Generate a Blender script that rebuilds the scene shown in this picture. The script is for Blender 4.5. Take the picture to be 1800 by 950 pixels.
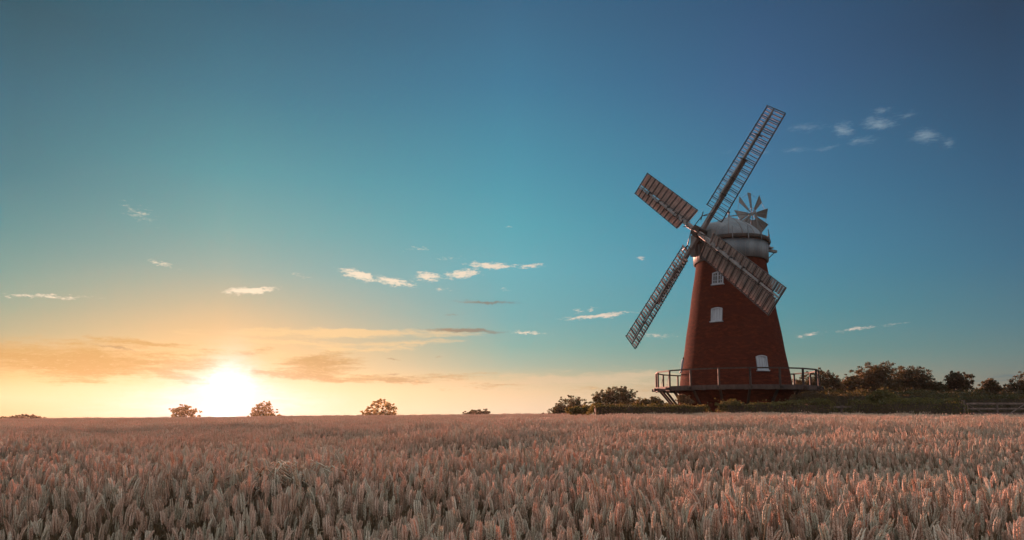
import bpy, math, random
import numpy as np
from mathutils import Vector, Matrix
R = math.radians
for o in list(bpy.data.objects): bpy.data.objects.remove(o)
S = bpy.context.scene
COL = S.collection

# ---------------------------------------------------------------- camera
F = 1200.0; PITCH = R(6.0); HOR = 723.0; EYE = 1.27
SH = (HOR - 475) - F*math.tan(PITCH)            # rise of the lens in pixels of the 1800 px photograph
cam = bpy.data.cameras.new('camera'); co = bpy.data.objects.new('camera', cam); COL.objects.link(co)
cam.sensor_width = 36; cam.lens = 36*F/1800; cam.shift_y = SH/1800
cam.clip_start = 0.05; cam.clip_end = 20000
co.location = (0, 0, EYE); co.rotation_euler = (math.pi/2 + PITCH, 0, 0)
S.camera = co
S.view_settings.view_transform = 'Standard'; S.view_settings.look = 'None'
S.view_settings.exposure = 1.35; S.view_settings.gamma = 1.0; S.view_settings.use_curve_mapping = False
S.cycles.max_bounces = 6; S.cycles.transparent_max_bounces = 8
CP, SP = math.cos(PITCH), math.sin(PITCH)

def at(px, py, Y):
    """the point at depth Y that the photograph shows at pixel (px, py)"""
    xc = (px - 900)/F; yc = (475 + SH - py)/F
    d = Vector((xc, CP - yc*SP, SP + yc*CP))
    return Vector((0, 0, EYE)) + d*(Y/d.y)
def az_el(px, py):
    d = (at(px, py, 100) - Vector((0, 0, EYE))).normalized()
    return math.degrees(math.atan2(d.x, d.y)), math.degrees(math.asin(d.z))

# ---------------------------------------------------------------- sun and sky
SUN_AZ, SUN_EL = -23.0, 3.6
sl = bpy.data.lights.new('sun', 'SUN'); so = bpy.data.objects.new('sun', sl); COL.objects.link(so)
sl.energy = 5.0; sl.angle = R(0.6); sl.color = (1.0, 0.45, 0.31)
sd = Vector((math.sin(R(SUN_AZ))*math.cos(R(SUN_EL)), math.cos(R(SUN_AZ))*math.cos(R(SUN_EL)), math.sin(R(SUN_EL))))
so.rotation_euler = sd.to_track_quat('Z', 'Y').to_euler()
so.location = sd*200

W = bpy.data.worlds.new('World'); S.world = W; W.use_nodes = True
NT = W.node_tree; NT.nodes.clear()
class G:                                          # small node-graph writer
    def __init__(s, nt): s.nt = nt
    def n(s, t, **kw):
        x = s.nt.nodes.new(t)
        for k, v in kw.items(): setattr(x, k, v)
        return x
    def put(s, sock, v):
        if v is None: return
        if isinstance(v, bpy.types.NodeSocket): s.nt.links.new(v, sock)
        else: sock.default_value = v
    def math(s, op, a, b=None, c=None, clamp=False):
        x = s.n('ShaderNodeMath', operation=op, use_clamp=clamp)
        s.put(x.inputs[0], a); s.put(x.inputs[1], b); s.put(x.inputs[2], c)
        return x.outputs[0]
    def vmath(s, op, a, b=None, scale=None):
        x = s.n('ShaderNodeVectorMath', operation=op)
        s.put(x.inputs[0], a); s.put(x.inputs[1], b)
        if scale is not None: s.put(x.inputs['Scale'], scale)
        return x.outputs['Value'] if op in ('LENGTH', 'DOT_PRODUCT') else x.outputs[0]
    def mix(s, f, a, b, blend='MIX'):
        x = s.n('ShaderNodeMix', data_type='RGBA', blend_type=blend)
        s.put(x.inputs[0], f); s.put(x.inputs[6], a); s.put(x.inputs[7], b)
        return x.outputs[2]
    def rng(s, v, a, b, c=0.0, d=1.0, kind='SMOOTHSTEP'):
        x = s.n('ShaderNodeMapRange', interpolation_type=kind, clamp=True)
        s.put(x.inputs[0], v)
        for i, q in enumerate((a, b, c, d)): s.put(x.inputs[i+1], q)
        return x.outputs[0]
    def noise(s, vec, scale, detail=4, rough=0.55, dim='3D', col=False):
        x = s.n('ShaderNodeTexNoise', noise_dimensions=dim)
        s.put(x.inputs['Vector'], vec); x.inputs['Scale'].default_value = scale
        x.inputs['Detail'].default_value = detail; x.inputs['Roughness'].default_value = rough
        return x.outputs['Color' if col else 'Fac']
    def comb(s, a, b, c):
        x = s.n('ShaderNodeCombineXYZ'); s.put(x.inputs[0], a); s.put(x.inputs[1], b); s.put(x.inputs[2], c)
        return x.outputs[0]
    def sep(s, v):
        x = s.n('ShaderNodeSeparateXYZ'); s.put(x.inputs[0], v); return x.outputs
    def ramp(s, f, stops, interp='LINEAR'):
        x = s.n('ShaderNodeValToRGB'); s.put(x.inputs[0], f); r = x.color_ramp; r.interpolation = interp
        while len(r.elements) > 1: r.elements.remove(r.elements[-1])
        for i, (p, c) in enumerate(stops):
            e = r.elements[0] if i == 0 else r.elements.new(p)
            e.position = p; e.color = tuple(c) + (1,)
        return x.outputs[0]
def lin(c): return tuple(((v/255 + .055)/1.055)**2.4 if v > 10 else v/255/12.92 for v in c)

EXPO = 2**-1.35                                    # the sky is written as photographed; this undoes the exposure
def sk(c): return tuple(v*EXPO for v in lin(c)) + (1,)
g = G(NT)
tc = g.n('ShaderNodeTexCoord').outputs['Generated']
dirn = g.vmath('NORMALIZE', tc)
dx, dy, dz = g.sep(dirn)
AZ = g.math('MULTIPLY', g.math('ARCTAN2', dx, dy), 180/math.pi)
EL = g.math('MULTIPLY', g.math('ARCSINE', dz), 180/math.pi)
# colour of the clear evening sky: five azimuths, each a ramp over the elevation
SKY = {
 0:    [(0,(42,88,105)),(150,(48,107,127)),(300,(56,124,138)),(400,(76,142,147)),(470,(102,153,149)),(530,(128,160,146)),(580,(158,166,138)),(620,(200,170,118)),(660,(226,188,126)),(700,(236,206,158)),(723,(232,192,140))],
 390:  [(0,(47,98,122)),(150,(54,120,143)),(300,(68,149,161)),(400,(98,161,163)),(470,(128,165,160)),(530,(172,172,148)),(580,(205,178,136)),(620,(228,190,136)),(660,(238,205,154)),(723,(244,220,180))],
 900:  [(0,(55,103,135)),(150,(58,122,154)),(300,(66,147,170)),(400,(76,163,178)),(480,(90,170,182)),(560,(96,168,174)),(610,(116,172,166)),(645,(148,176,160)),(668,(186,184,150)),(690,(214,196,158)),(723,(226,208,178))],
 1350: [(0,(50,86,121)),(150,(57,99,138)),(300,(62,118,153)),(450,(68,136,163)),(550,(76,144,156)),(620,(100,148,144)),(670,(148,156,138)),(723,(182,168,142))],
 1800: [(0,(42,66,92)),(150,(46,78,108)),(300,(52,93,124)),(450,(60,108,134)),(560,(76,120,134)),(620,(94,126,128)),(670,(114,124,118)),(723,(128,120,110))],
}
SPAN = 60.0
fe = g.math('DIVIDE', EL, SPAN, clamp=True)
cols = []
for px, st in SKY.items():
    stops = []
    for py, c in reversed(st): stops.append((max(0, az_el(px, py)[1])/SPAN, lin(c)))
    top = lin(st[0][1]); stops.append((1.0, tuple(v*.75 for v in top)))
    stops = [(p, tuple(v*EXPO for v in c)) for p, c in stops]
    cols.append((az_el(px, 600)[0], g.ramp(fe, stops)))
sky = cols[0][1]
for (a0, _), (a1, c1) in zip(cols, cols[1:]):
    sky = g.mix(g.rng(AZ, a0, a1, kind='LINEAR'), sky, c1)
# behind the camera: pale, slightly pink unseen sky, brightened to light the wheat
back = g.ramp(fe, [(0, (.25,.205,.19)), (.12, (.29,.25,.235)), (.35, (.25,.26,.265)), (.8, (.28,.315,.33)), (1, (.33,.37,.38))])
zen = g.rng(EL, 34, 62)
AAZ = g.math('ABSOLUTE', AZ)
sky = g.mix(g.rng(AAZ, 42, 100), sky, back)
sky = g.mix(zen, sky, (.33,.37,.38,1))  # zenith above the frame raised to light the wheat tops
nish = g.n('ShaderNodeTexSky', sky_type='NISHITA', sun_disc=False)
nish.sun_elevation = R(SUN_EL); nish.sun_rotation = R(SUN_AZ); nish.air_density = 1.0; nish.dust_density = 1.0
nsk = g.vmath('SCALE', nish.outputs[0], scale=0.06)
sky = g.mix(0.04, sky, nsk)

# ---- clouds (in degrees of azimuth and elevation)
P2 = g.comb(AZ, EL, 0.0)
wn = g.noise(g.vmath('MULTIPLY', P2, (0.55, 1.25, 1)), 1.0, 5, .6, col=True)
warp = g.vmath('SCALE', g.vmath('SUBTRACT', wn, (.5, .5, .5)), scale=1.5)
wn2 = g.noise(g.vmath('MULTIPLY', P2, (2.2, 6.0, 1)), 1.0, 6, .68, col=True)
warp2 = g.vmath('SCALE', g.vmath('SUBTRACT', wn2, (.5, .5, .5)), scale=.55)
PW = g.vmath('ADD', P2, g.vmath('ADD', g.vmath('MULTIPLY', warp, (1, .5, 0)), g.vmath('MULTIPLY', warp2, (1.2, .55, 0))))
fib = g.noise(g.vmath('ADD', g.vmath('MULTIPLY', P2, (1.7, 5.5, 1)), g.vmath('SCALE', warp2, scale=2.0)), 1.0, 8, .72)      # fibrous texture
fib2 = g.noise(g.vmath('ADD', g.vmath('MULTIPLY', P2, (.26, 2.1, 1)), g.vmath('SCALE', warp, scale=.5)), 1.0, 8, .64)     # long flat streaks

def clouds(items):
    out = None
    for (px, py, a, b, rot, s) in items:
        ax, ex = az_el(px, py)
        k = (az_el(px + 10, py)[0] - az_el(px - 10, py)[0])/20
        ke = (az_el(px, py - 10)[1] - az_el(px, py + 10)[1])/20
        m = g.n('ShaderNodeMapping', vector_type='TEXTURE')
        g.put(m.inputs[0], PW); m.inputs['Location'].default_value = (ax, ex, 0)
        m.inputs['Rotation'].default_value = (0, 0, R(rot)); m.inputs['Scale'].default_value = (a*k, b*ke, 1)
        r = g.vmath('LENGTH', m.outputs[0])
        d = g.math('MULTIPLY_ADD', r, -s, s)
        out = d if out is None else g.math('MAXIMUM', out, d)
    return out
white = [(632,484,46,13,-10,1.0),(690,495,50,12,-8,1.0),(752,488,32,13,0,1.0),(812,482,44,12,8,1.0),(864,467,56,9,-2,1.0),(930,469,34,6,3,.8),
 (440,511,60,8,8,1.3),(282,463,32,7,-18,.55),(244,374,40,14,-25,.35),(532,485,22,4,-8,.45),(735,437,26,5,8,.4),(790,455,36,5,-2,.3),(892,398,14,4,0,.3),(775,509,18,5,0,.35),(886,510,16,4,0,.35),
 (1050,556,86,6,4,.95),(1016,547,12,6,0,.6),(1040,544,16,5,0,.5),(1128,455,14,6,5,.5),(1150,590,60,5,-3,.5),(1425,588,44,5,4,.55),(1505,578,40,5,8,.75),(1570,570,30,4,5,.5),
 (80,521,120,6,4,.6),(925,585,50,3.5,-1,.7)]
faint = [(1482,228,26,17,-20,.75),(1545,218,40,15,-12,.8),(1548,197,24,8,0,.5),(1512,248,32,8,0,.5),(1625,240,34,17,-10,.75),(1668,251,14,12,40,.5),(1415,223,48,11,-4,.4),(1398,262,34,6,-6,.45),(1450,260,30,5,4,.4),(1592,203,24,10,0,.4),(1280,268,20,4,0,.25),(1346,270,12,5,0,.4)]
dark = [(858,531,84,4,-2,.85),(818,582,95,4.5,-2,1.2),(795,553,26,3,0,.5),(205,612,70,4,-8,.7),(1770,660,60,5,2,.7),(1748,668,70,4,2,.6),(690,632,20,4,0,.6),(770,628,14,3,6,.5),(690,657,22,4,0,.6)]
fibc = g.math('SUBTRACT', fib, .5)
def dens(f, lo, hi, amt):
    return g.rng(g.math('ADD', f, g.math('MULTIPLY', fibc, amt)), lo, hi)
near_sun = g.rng(g.vmath('LENGTH', g.vmath('MULTIPLY', g.vmath('SUBTRACT', P2, (SUN_AZ, 0, 0)), (.8, 1, 0))), 6, 34)
wcol = g.mix(near_sun, sk((255,236,205)), sk((222,205,188)))
sky = g.mix(g.math('MULTIPLY', dens(clouds(white), .16, .80, 2.3), .95), sky, wcol)
sky = g.mix(g.math('MULTIPLY', dens(clouds(faint), .0, .9, 1.3), .55), sky, sk((150,170,182)))

# long low sunset clouds above the horizon
band = [(600,586,320,13,1,1.25),(500,602,220,8,-2,1.0),(640,615,170,7,2,.9),(720,603,130,8,4,.9),(590,613,60,6,-4,1.1),(480,624,60,4,4,1.2),(1000,668,330,17,1,1.2),(840,672,230,13,0,.9),(1120,660,150,11,1,1.0),(230,600,60,7,10,.7),(1010,650,130,8,2,.5),(240,634,20,5,10,.8)]
bd = clouds(band)
bdm = g.rng(g.math('ADD', bd, g.math('MULTIPLY', g.math('SUBTRACT', fib2, .5), 2.2)), .15, 1.0)
bcol = g.mix(g.rng(AZ, -16, 8), sk((244,208,150)), sk((204,188,156)))
sky = g.mix(g.math('MULTIPLY', bdm, .80), sky, bcol)
amber = [(560,640,105,30,5,1.35),(545,662,150,10,-4,1.5),(690,667,140,9,-2,1.2),(150,636,360,46,0,1.15),(300,658,130,14,-10,1.2),(440,622,50,8,10,.6),(1110,684,160,8,0,.6),(860,678,150,9,0,.55),(250,603,170,9,-4,.9),(770,662,120,8,2,.8),(60,607,120,10,0,.8)]
amc = clouds(amber)
dcol = g.mix(g.rng(AZ, -8, 6), sk((150,120,92)), sk((84,112,118)))
sky = g.mix(g.math('MULTIPLY', dens(clouds(dark), .1, .8, .9), .75), sky, dcol)

# the sun's own glow through thin cloud
PG = g.vmath('ADD', P2, g.vmath('ADD', g.vmath('MULTIPLY', warp, (1.2, .5, 0)), g.vmath('MULTIPLY', warp2, (1.5, .35, 0))))
def gauss(ax, ex, sx, sy, amp):
    v = g.vmath('MULTIPLY', g.vmath('SUBTRACT', PG, (ax, ex, 0)), (1/sx, 1/sy, 0))
    r2 = g.vmath('DOT_PRODUCT', v, v)
    return g.math('MULTIPLY', g.math('EXPONENT', g.math('MULTIPLY', r2, -1.0)), amp)
streak = g.math('MULTIPLY', g.math('SUBTRACT', fib2, .5), 1.0)
base = g.math('ADD', gauss(-22.6, .2, 11, 1.9, .45), gauss(-22.6, .2, 5.6, 1.7, .50), clamp=True)
base = g.math('MULTIPLY', base, g.math('SUBTRACT', 1.0, streak), clamp=True)
warm = g.math('ADD', gauss(-22.6, 1, 12, 5.5, .22), 0.0, clamp=True)
sky = g.mix(warm, sky, sk((240,196,134)))
sky = g.mix(base, sky, sk((252,236,208)))
am = g.rng(g.math('ADD', g.math('ADD', amc, g.math('MULTIPLY', g.math('SUBTRACT', fib2, .5), 2.3)), g.math('MULTIPLY', fibc, 1.0)), .12, .95)
acol = g.mix(g.rng(AZ, -26, -4), sk((204,160,92)), sk((178,150,106)))
acol = g.mix(g.rng(fib, .52, .70), acol, sk((228,188,128)))
sky = g.mix(g.math('MULTIPLY', am, .85), sky, acol)      # amber banks lie in front of the glow; the sun's core burns through them
halo = g.math('ADD', gauss(-22.6, .9, 3.7, 2.5, .75), g.math('ADD', gauss(-22.4, 2.0, 1.6, 2.6, .50), gauss(-22.6, .3, 6.4, 1.45, .78)))
halo = g.math('MULTIPLY', halo, g.math('SUBTRACT', 1.0, g.math('ADD', g.math('MULTIPLY', streak, 1.6), g.math('MULTIPLY', fibc, .8))), clamp=True)
sky = g.mix(halo, sky, sk((252,246,238)))
disc = gauss(-22.6, 1.2, 1.0, 1.3, 1.0)
sky = g.vmath('ADD', sky, g.vmath('SCALE', lin((255,246,230)), scale=disc))
# below the horizon
sky = g.mix(g.rng(EL, -3.5, -2.0), (.06, .045, .03, 1), sky)
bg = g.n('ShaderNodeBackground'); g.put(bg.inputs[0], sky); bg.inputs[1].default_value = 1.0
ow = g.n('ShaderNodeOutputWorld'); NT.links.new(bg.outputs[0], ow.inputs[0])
W.cycles.sampling_method = 'MANUAL'; W.cycles.sample_map_resolution = 1024

# ---------------------------------------------------------------- helpers
def tag(o, label=None, cat=None, group=None, kind=None):
    if label: o['label'] = label
    if cat: o['category'] = cat
    if group: o['group'] = group
    if kind: o['kind'] = kind
    return o
def empty(name, loc):
    o = bpy.data.objects.new(name, None); COL.objects.link(o); o.location = loc; return o
def vnoise(x, y, seed=0):
    xi = np.floor(x).astype(np.int64); yi = np.floor(y).astype(np.int64); fx = x - xi; fy = y - yi
    def h(a, b):
        n = (a*374761393 + b*668265263 + seed*1442695041) & 0x7fffffff
        n = ((n ^ (n >> 13))*1274126177) & 0x7fffffff
        return ((n ^ (n >> 16)) & 0xffff)/65535.0
    fx = fx*fx*(3 - 2*fx); fy = fy*fy*(3 - 2*fy)
    return (h(xi, yi)*(1-fx) + h(xi+1, yi)*fx)*(1-fy) + (h(xi, yi+1)*(1-fx) + h(xi+1, yi+1)*fx)*fy
class MB:
    def __init__(s): s.v = []; s.f = []; s.m = []; s.sm = []
    def add(s, vs, fs, m=0, smooth=False):
        b = len(s.v); s.v += [tuple(v) for v in vs]
        for f in fs: s.f.append(tuple(b+i for i in f)); s.m.append(m); s.sm.append(smooth)
    def frame(s, c, ax, ay, az, hx, hy, hz, m=0, taper=1.0, ch=0.0):
        """box round c with half sizes along three axes; the +az end may taper; ch chamfers the long edges"""
        c, ax, ay, az = Vector(c), Vector(ax).normalized(), Vector(ay).normalized(), Vector(az).normalized()
        if ch <= 0:
            vs = []
            for sz in (-1, 1):
                t = taper if sz > 0 else 1
                for sx, sy in ((-1,-1),(1,-1),(1,1),(-1,1)): vs.append(c + ax*hx*sx*t + ay*hy*sy*t + az*hz*sz)
            s.add(vs, [(0,3,2,1),(4,5,6,7),(0,1,5,4),(1,2,6,5),(2,3,7,6),(3,0,4,7)], m)
        else:
            vs = []
            for sz in (-1, 1):
                t = taper if sz > 0 else 1
                for x, y in ((-hx+ch,-hy),(hx-ch,-hy),(hx,-hy+ch),(hx,hy-ch),(hx-ch,hy),(-hx+ch,hy),(-hx,hy-ch),(-hx,-hy+ch)):
                    vs.append(c + ax*x*t + ay*y*t + az*hz*sz)
            fs = [tuple(range(7,-1,-1)), tuple(range(8,16))] + [(i,(i+1)%8,8+(i+1)%8,8+i) for i in range(8)]
            s.add(vs, fs, m)
    def bar(s, a, b, w, h=None, up=(0,0,1), m=0, taper=1.0, ch=0.0):
        a, b = Vector(a), Vector(b); d = b - a; h = h or w
        up = Vector(up)
        if abs(d.normalized().dot(up)) > .98: up = Vector((1,0,0)) if abs(d.normalized().x) < .9 else Vector((0,1,0))
        x = d.cross(up).normalized(); y = x.cross(d).normalized()
        s.frame((a+b)/2, x, y, d, w/2, h/2, d.length/2, m, taper, ch)
    def tube(s, pts, rad, n=6, m=0, smooth=True, cap=True):
        pts = [Vector(p) for p in pts]; vs = []; fs = []
        up = Vector((.3,.5,.8)).normalized()
        for i, p in enumerate(pts):
            d = (pts[min(i+1,len(pts)-1)] - pts[max(i-1,0)]).normalized()
            x = d.cross(up).normalized(); y = d.cross(x)
            r = rad[i] if isinstance(rad, (list,tuple)) else rad
            for k in range(n):
                a = 2*math.pi*k/n; vs.append(p + x*math.cos(a)*r + y*math.sin(a)*r)
        for i in range(len(pts)-1):
            for k in range(n):
                fs.append((i*n+k, i*n+(k+1)%n, (i+1)*n+(k+1)%n, (i+1)*n+k))
        if cap: fs += [tuple(range(n-1,-1,-1)), tuple((len(pts)-1)*n+k for k in range(n))]
        s.add(vs, fs, m, smooth)
    def lathe(s, prof, n=48, m=0, smooth=True, ctr=(0,0,0), close=False):
        vs = []; fs = []; c = Vector(ctr)
        for r, z in prof:
            for k in range(n):
                a = 2*math.pi*k/n; vs.append(c + Vector((r*math.cos(a), r*math.sin(a), z)))
        P = len(prof)
        for i in range(P if close else P-1):
            j = (i+1) % P
            for k in range(n): fs.append((i*n+k, i*n+(k+1)%n, j*n+(k+1)%n, j*n+k))
        s.add(vs, fs, m, smooth)
    def build(s, name, mats, parent=None, loc=(0,0,0)):
        me = bpy.data.meshes.new(name); me.from_pydata(s.v, [], s.f)
        mats = mats if isinstance(mats, (list,tuple)) else [mats]
        for m in mats: me.materials.append(m)
        me.polygons.foreach_set('material_index', s.m); me.polygons.foreach_set('use_smooth', s.sm); me.update()
        o = bpy.data.objects.new(name, me); COL.objects.link(o); o.location = loc
        if parent: o.parent = parent
        return o

# ---------------------------------------------------------------- materials
def mat(name):
    m = bpy.data.materials.new(name); m.use_nodes = True; m.node_tree.nodes.clear(); gg = G(m.node_tree)
    out = gg.n('ShaderNodeOutputMaterial'); return m, gg, out
def principled(gg, out, col, rough=.7, bump=None, bs=.3, bd=.02, spec=.3, sheen=0):
    p = gg.n('ShaderNodeBsdfPrincipled'); gg.put(p.inputs['Base Color'], col); gg.put(p.inputs['Roughness'], rough)
    p.inputs['Specular IOR Level'].default_value = spec
    if bump is not None:
        b = gg.n('ShaderNodeBump'); b.inputs['Strength'].default_value = bs; b.inputs['Distance'].default_value = bd
        gg.put(b.inputs['Height'], bump); gg.put(p.inputs['Normal'], b.outputs[0])
    gg.nt.links.new(p.outputs[0], out.inputs[0]); return p
def paint_mat(name, c0, c1, scale=3.0, rough=.55, streak=True):
    m, gg, out = mat(name); ob = gg.n('ShaderNodeTexCoord').outputs['Object']
    v = gg.vmath('MULTIPLY', ob, (1, 1, .25)) if streak else ob
    a = gg.noise(v, scale, 6, .65); b = gg.noise(ob, scale*7, 3, .6)
    f = gg.rng(gg.math('ADD', gg.math('MULTIPLY', a, .75), gg.math('MULTIPLY', b, .25)), .36, .66)
    principled(gg, out, gg.mix(f, c0+(1,), c1+(1,)), rough, b, .2, .004); return m
M = {}
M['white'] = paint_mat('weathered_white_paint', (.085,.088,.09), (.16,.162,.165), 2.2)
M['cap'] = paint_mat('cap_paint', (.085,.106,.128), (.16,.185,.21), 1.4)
M['stock'] = paint_mat('sail_stock_timber', (.12,.11,.11), (.22,.205,.21), 2.0)
M['timber'] = paint_mat('dark_timber', (.020,.015,.014), (.045,.033,.029), 3.0, .75)
M['deck'] = paint_mat('weathered_deck', (.034,.023,.021), (.066,.045,.040), 3.0, .75)
M['iron'] = paint_mat('black_iron', (.018,.018,.02), (.04,.038,.038), 6.0, .5, False)
M['fence'] = paint_mat('grey_fence_timber', (.10,.07,.06), (.20,.14,.125), 4.0, .8)
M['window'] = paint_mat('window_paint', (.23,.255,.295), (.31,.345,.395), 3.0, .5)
m, gg, out = mat('dark_glass'); principled(gg, out, (.015,.018,.02,1), .08, spec=.5); M['glass'] = m
# sail shutters: stretched painted canvas that lets a little light through
m, gg, out = mat('shutter_canvas'); ob = gg.n('ShaderNodeTexCoord').outputs['Object']
a = gg.noise(gg.vmath('MULTIPLY', ob, (1,1,1)), 2.5, 5, .6)
c = gg.mix(gg.rng(a, .35, .68), (.41,.35,.34,1), (.58,.53,.52,1))
d1 = gg.n('ShaderNodeBsdfDiffuse'); gg.put(d1.inputs[0], c); t1 = gg.n('ShaderNodeBsdfTranslucent'); gg.put(t1.inputs[0], gg.mix(.5, c, (.35,.20,.15,1)))
mx = gg.n('ShaderNodeMixShader'); mx.inputs[0].default_value = .35
m.node_tree.links.new(d1.outputs[0], mx.inputs[1]); m.node_tree.links.new(t1.outputs[0], mx.inputs[2]); m.node_tree.links.new(mx.outputs[0], out.inputs[0]); M['canvas'] = m
# brick, laid round the tower
m, gg, out = mat('red_brick'); ob = gg.n('ShaderNodeTexCoord').outputs['Object']
x, y, z = gg.sep(ob)
uv = gg.comb(gg.math('MULTIPLY', gg.math('ARCTAN2', y, x), 3.3), z, 0.0)
bt = gg.n('ShaderNodeTexBrick'); gg.put(bt.inputs['Vector'], uv); bt.inputs['Scale'].default_value = 1.0
bt.inputs['Color1'].default_value = (.056,.0115,.0075,1); bt.inputs['Color2'].default_value = (.030,.006,.004,1); bt.inputs['Mortar'].default_value = (.055,.016,.010,1)
bt.inputs['Mortar Size'].default_value = .007; bt.inputs['Brick Width'].default_value = .235; bt.inputs['Row Height'].default_value = .078; bt.inputs['Bias'].default_value = -.1
st = gg.noise(gg.vmath('MULTIPLY', uv, (.5, .9, 1)), 1.0, 7, .68)
st2 = gg.noise(gg.vmath('MULTIPLY', uv, (2.2, 5, 1)), 1.0, 5, .7)
crs = gg.noise(gg.vmath('MULTIPLY', uv, (.05, 2.6, 1)), 1.0, 3, .6)
c = gg.mix(gg.rng(st, .36, .70), bt.outputs[0], gg.mix(.6, bt.outputs[0], (.050,.016,.012,1)))
c = gg.mix(gg.math('MULTIPLY', gg.rng(st2, .46, .66), .75), c, (.115,.024,.012,1))
c = gg.mix(gg.math('MULTIPLY', gg.rng(crs, .46, .60), .55), c, (.05,.012,.009,1))
principled(gg, out, c, .92, bt.outputs['Fac'], .5, -.008, .04); M['brick'] = m
# leaves
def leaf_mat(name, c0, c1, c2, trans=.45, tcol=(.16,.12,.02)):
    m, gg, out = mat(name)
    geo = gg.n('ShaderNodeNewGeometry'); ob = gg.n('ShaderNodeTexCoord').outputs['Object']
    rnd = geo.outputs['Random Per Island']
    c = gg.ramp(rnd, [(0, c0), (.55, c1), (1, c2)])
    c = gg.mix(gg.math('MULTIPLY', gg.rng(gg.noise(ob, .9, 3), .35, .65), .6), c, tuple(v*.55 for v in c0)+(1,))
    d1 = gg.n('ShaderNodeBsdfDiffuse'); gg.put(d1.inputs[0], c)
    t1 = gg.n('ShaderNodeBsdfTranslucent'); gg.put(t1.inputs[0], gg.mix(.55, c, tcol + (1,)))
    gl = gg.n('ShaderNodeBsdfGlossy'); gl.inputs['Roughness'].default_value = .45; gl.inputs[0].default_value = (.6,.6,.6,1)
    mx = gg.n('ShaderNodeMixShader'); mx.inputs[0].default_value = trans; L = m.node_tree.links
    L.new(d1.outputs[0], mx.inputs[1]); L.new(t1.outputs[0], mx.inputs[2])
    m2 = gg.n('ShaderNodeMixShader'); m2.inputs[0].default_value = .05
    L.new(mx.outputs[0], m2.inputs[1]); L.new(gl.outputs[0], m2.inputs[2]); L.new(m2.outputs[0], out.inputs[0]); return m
M['leaf_dark'] = leaf_mat('dark_leaves', (.042,.036,.016), (.055,.050,.020), (.080,.062,.026))
M['leaf_warm'] = leaf_mat('reddish_leaves', (.052,.026,.015), (.062,.032,.017), (.060,.044,.020))
M['leaf_hedge'] = leaf_mat('hedge_leaves', (.055,.052,.015), (.085,.078,.018), (.17,.14,.03), .58)
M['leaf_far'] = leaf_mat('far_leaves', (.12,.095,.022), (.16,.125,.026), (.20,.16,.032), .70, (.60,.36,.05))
m, gg, out = mat('bark'); ob = gg.n('ShaderNodeTexCoord').outputs['Object']
a = gg.noise(gg.vmath('MULTIPLY', ob, (6, 6, 1.2)), 1.5, 5); principled(gg, out, gg.mix(a, (.04,.028,.02,1), (.10,.075,.055,1)), .9, a, .5, .03); M['bark'] = m
# ground
m, gg, out = mat('field_soil'); ob = gg.n('ShaderNodeTexCoord').outputs['Object']
a = gg.noise(ob, .06, 6); b = gg.noise(ob, 9, 5, .7)
c = gg.mix(gg.rng(a, .4, .6), (.10,.075,.045,1), (.075,.075,.03,1)); c = gg.mix(gg.math('MULTIPLY', b, .6), c, (.16,.12,.07,1))
principled(gg, out, c, .95, b, .6, .05, .1); M['soil'] = m
# wheat
def straw(name, stops, trans):
    m, gg, out = mat(name)
    oi = gg.n('ShaderNodeObjectInfo').outputs['Random']; geo = gg.n('ShaderNodeNewGeometry')
    c = gg.ramp(oi, stops)
    c = gg.mix(gg.math('MULTIPLY', geo.outputs['Random Per Island'], .35), c, tuple(v*.62 for v in stops[1][1])+(1,))
    d1 = gg.n('ShaderNodeBsdfDiffuse'); gg.put(d1.inputs[0], c); t1 = gg.n('ShaderNodeBsdfTranslucent'); gg.put(t1.inputs[0], gg.mix(.4, c, (.60,.34,.16,1)))
    gl = gg.n('ShaderNodeBsdfGlossy'); gl.inputs['Roughness'].default_value = .5; gl.inputs[0].default_value = (.9,.85,.8,1)
    mx = gg.n('ShaderNodeMixShader'); mx.inputs[0].default_value = trans; L = m.node_tree.links
    L.new(d1.outputs[0], mx.inputs[1]); L.new(t1.outputs[0], mx.inputs[2])
    m2 = gg.n('ShaderNodeMixShader'); m2.inputs[0].default_value = .05
    L.new(mx.outputs[0], m2.inputs[1]); L.new(gl.outputs[0], m2.inputs[2]); L.new(m2.outputs[0], out.inputs[0]); return m
M['ear'] = straw('wheat_ears', [(0,(.48,.39,.29)),(.3,(.70,.45,.33)),(.55,(.78,.55,.43)),(.8,(.52,.48,.36)),(1,(.80,.69,.56))], .40)
M['stalk'] = straw('wheat_straw', [(0,(.13,.085,.05)),(.5,(.19,.125,.07)),(.85,(.34,.24,.14)),(1,(.15,.12,.06))], .25)

# ---------------------------------------------------------------- the lie of the land
def lerp(x, xs, ys): return np.interp(x, xs, ys)
def field_edge(az):                         # how far the wheat reaches, by azimuth in degrees
    return lerp(az, [-60, 2.5, 7.0, 36, 60], [95, 92, 41.0, 40.5, 40.5])
def gz(x, y):
    x = np.asarray(x, float); y = np.asarray(y, float)
    az = np.degrees(np.arctan2(x, np.maximum(y, .01))); az = np.clip(az, -60, 60)
    T = lerp(az, [-40, -30, -10, 5, 9, 20, 40], [-.70, -.52, -.16, .12, .30, .34, .22])
    E_ = field_edge(az)
    t = np.clip((y - 2)/(E_ - 2), 0, 1)
    far = np.maximum(y - np.interp(az, [-60, 3, 8, 60], [96, 93, 85, 85]), 0)*np.interp(az, [-60, 3, 8, 60], [.020, .018, .012, .012])
    und = (vnoise(x*.11 + 50, y*.11 + 9, 3) - .5)*.22*np.clip((y - 2)/8, 0, 1)*np.clip((E_ - y)/12, 0, 1)
    return T*t**1.25 - far + und
def gzs(x, y): return float(gz(np.array([x]), np.array([y]))[0])

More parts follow.
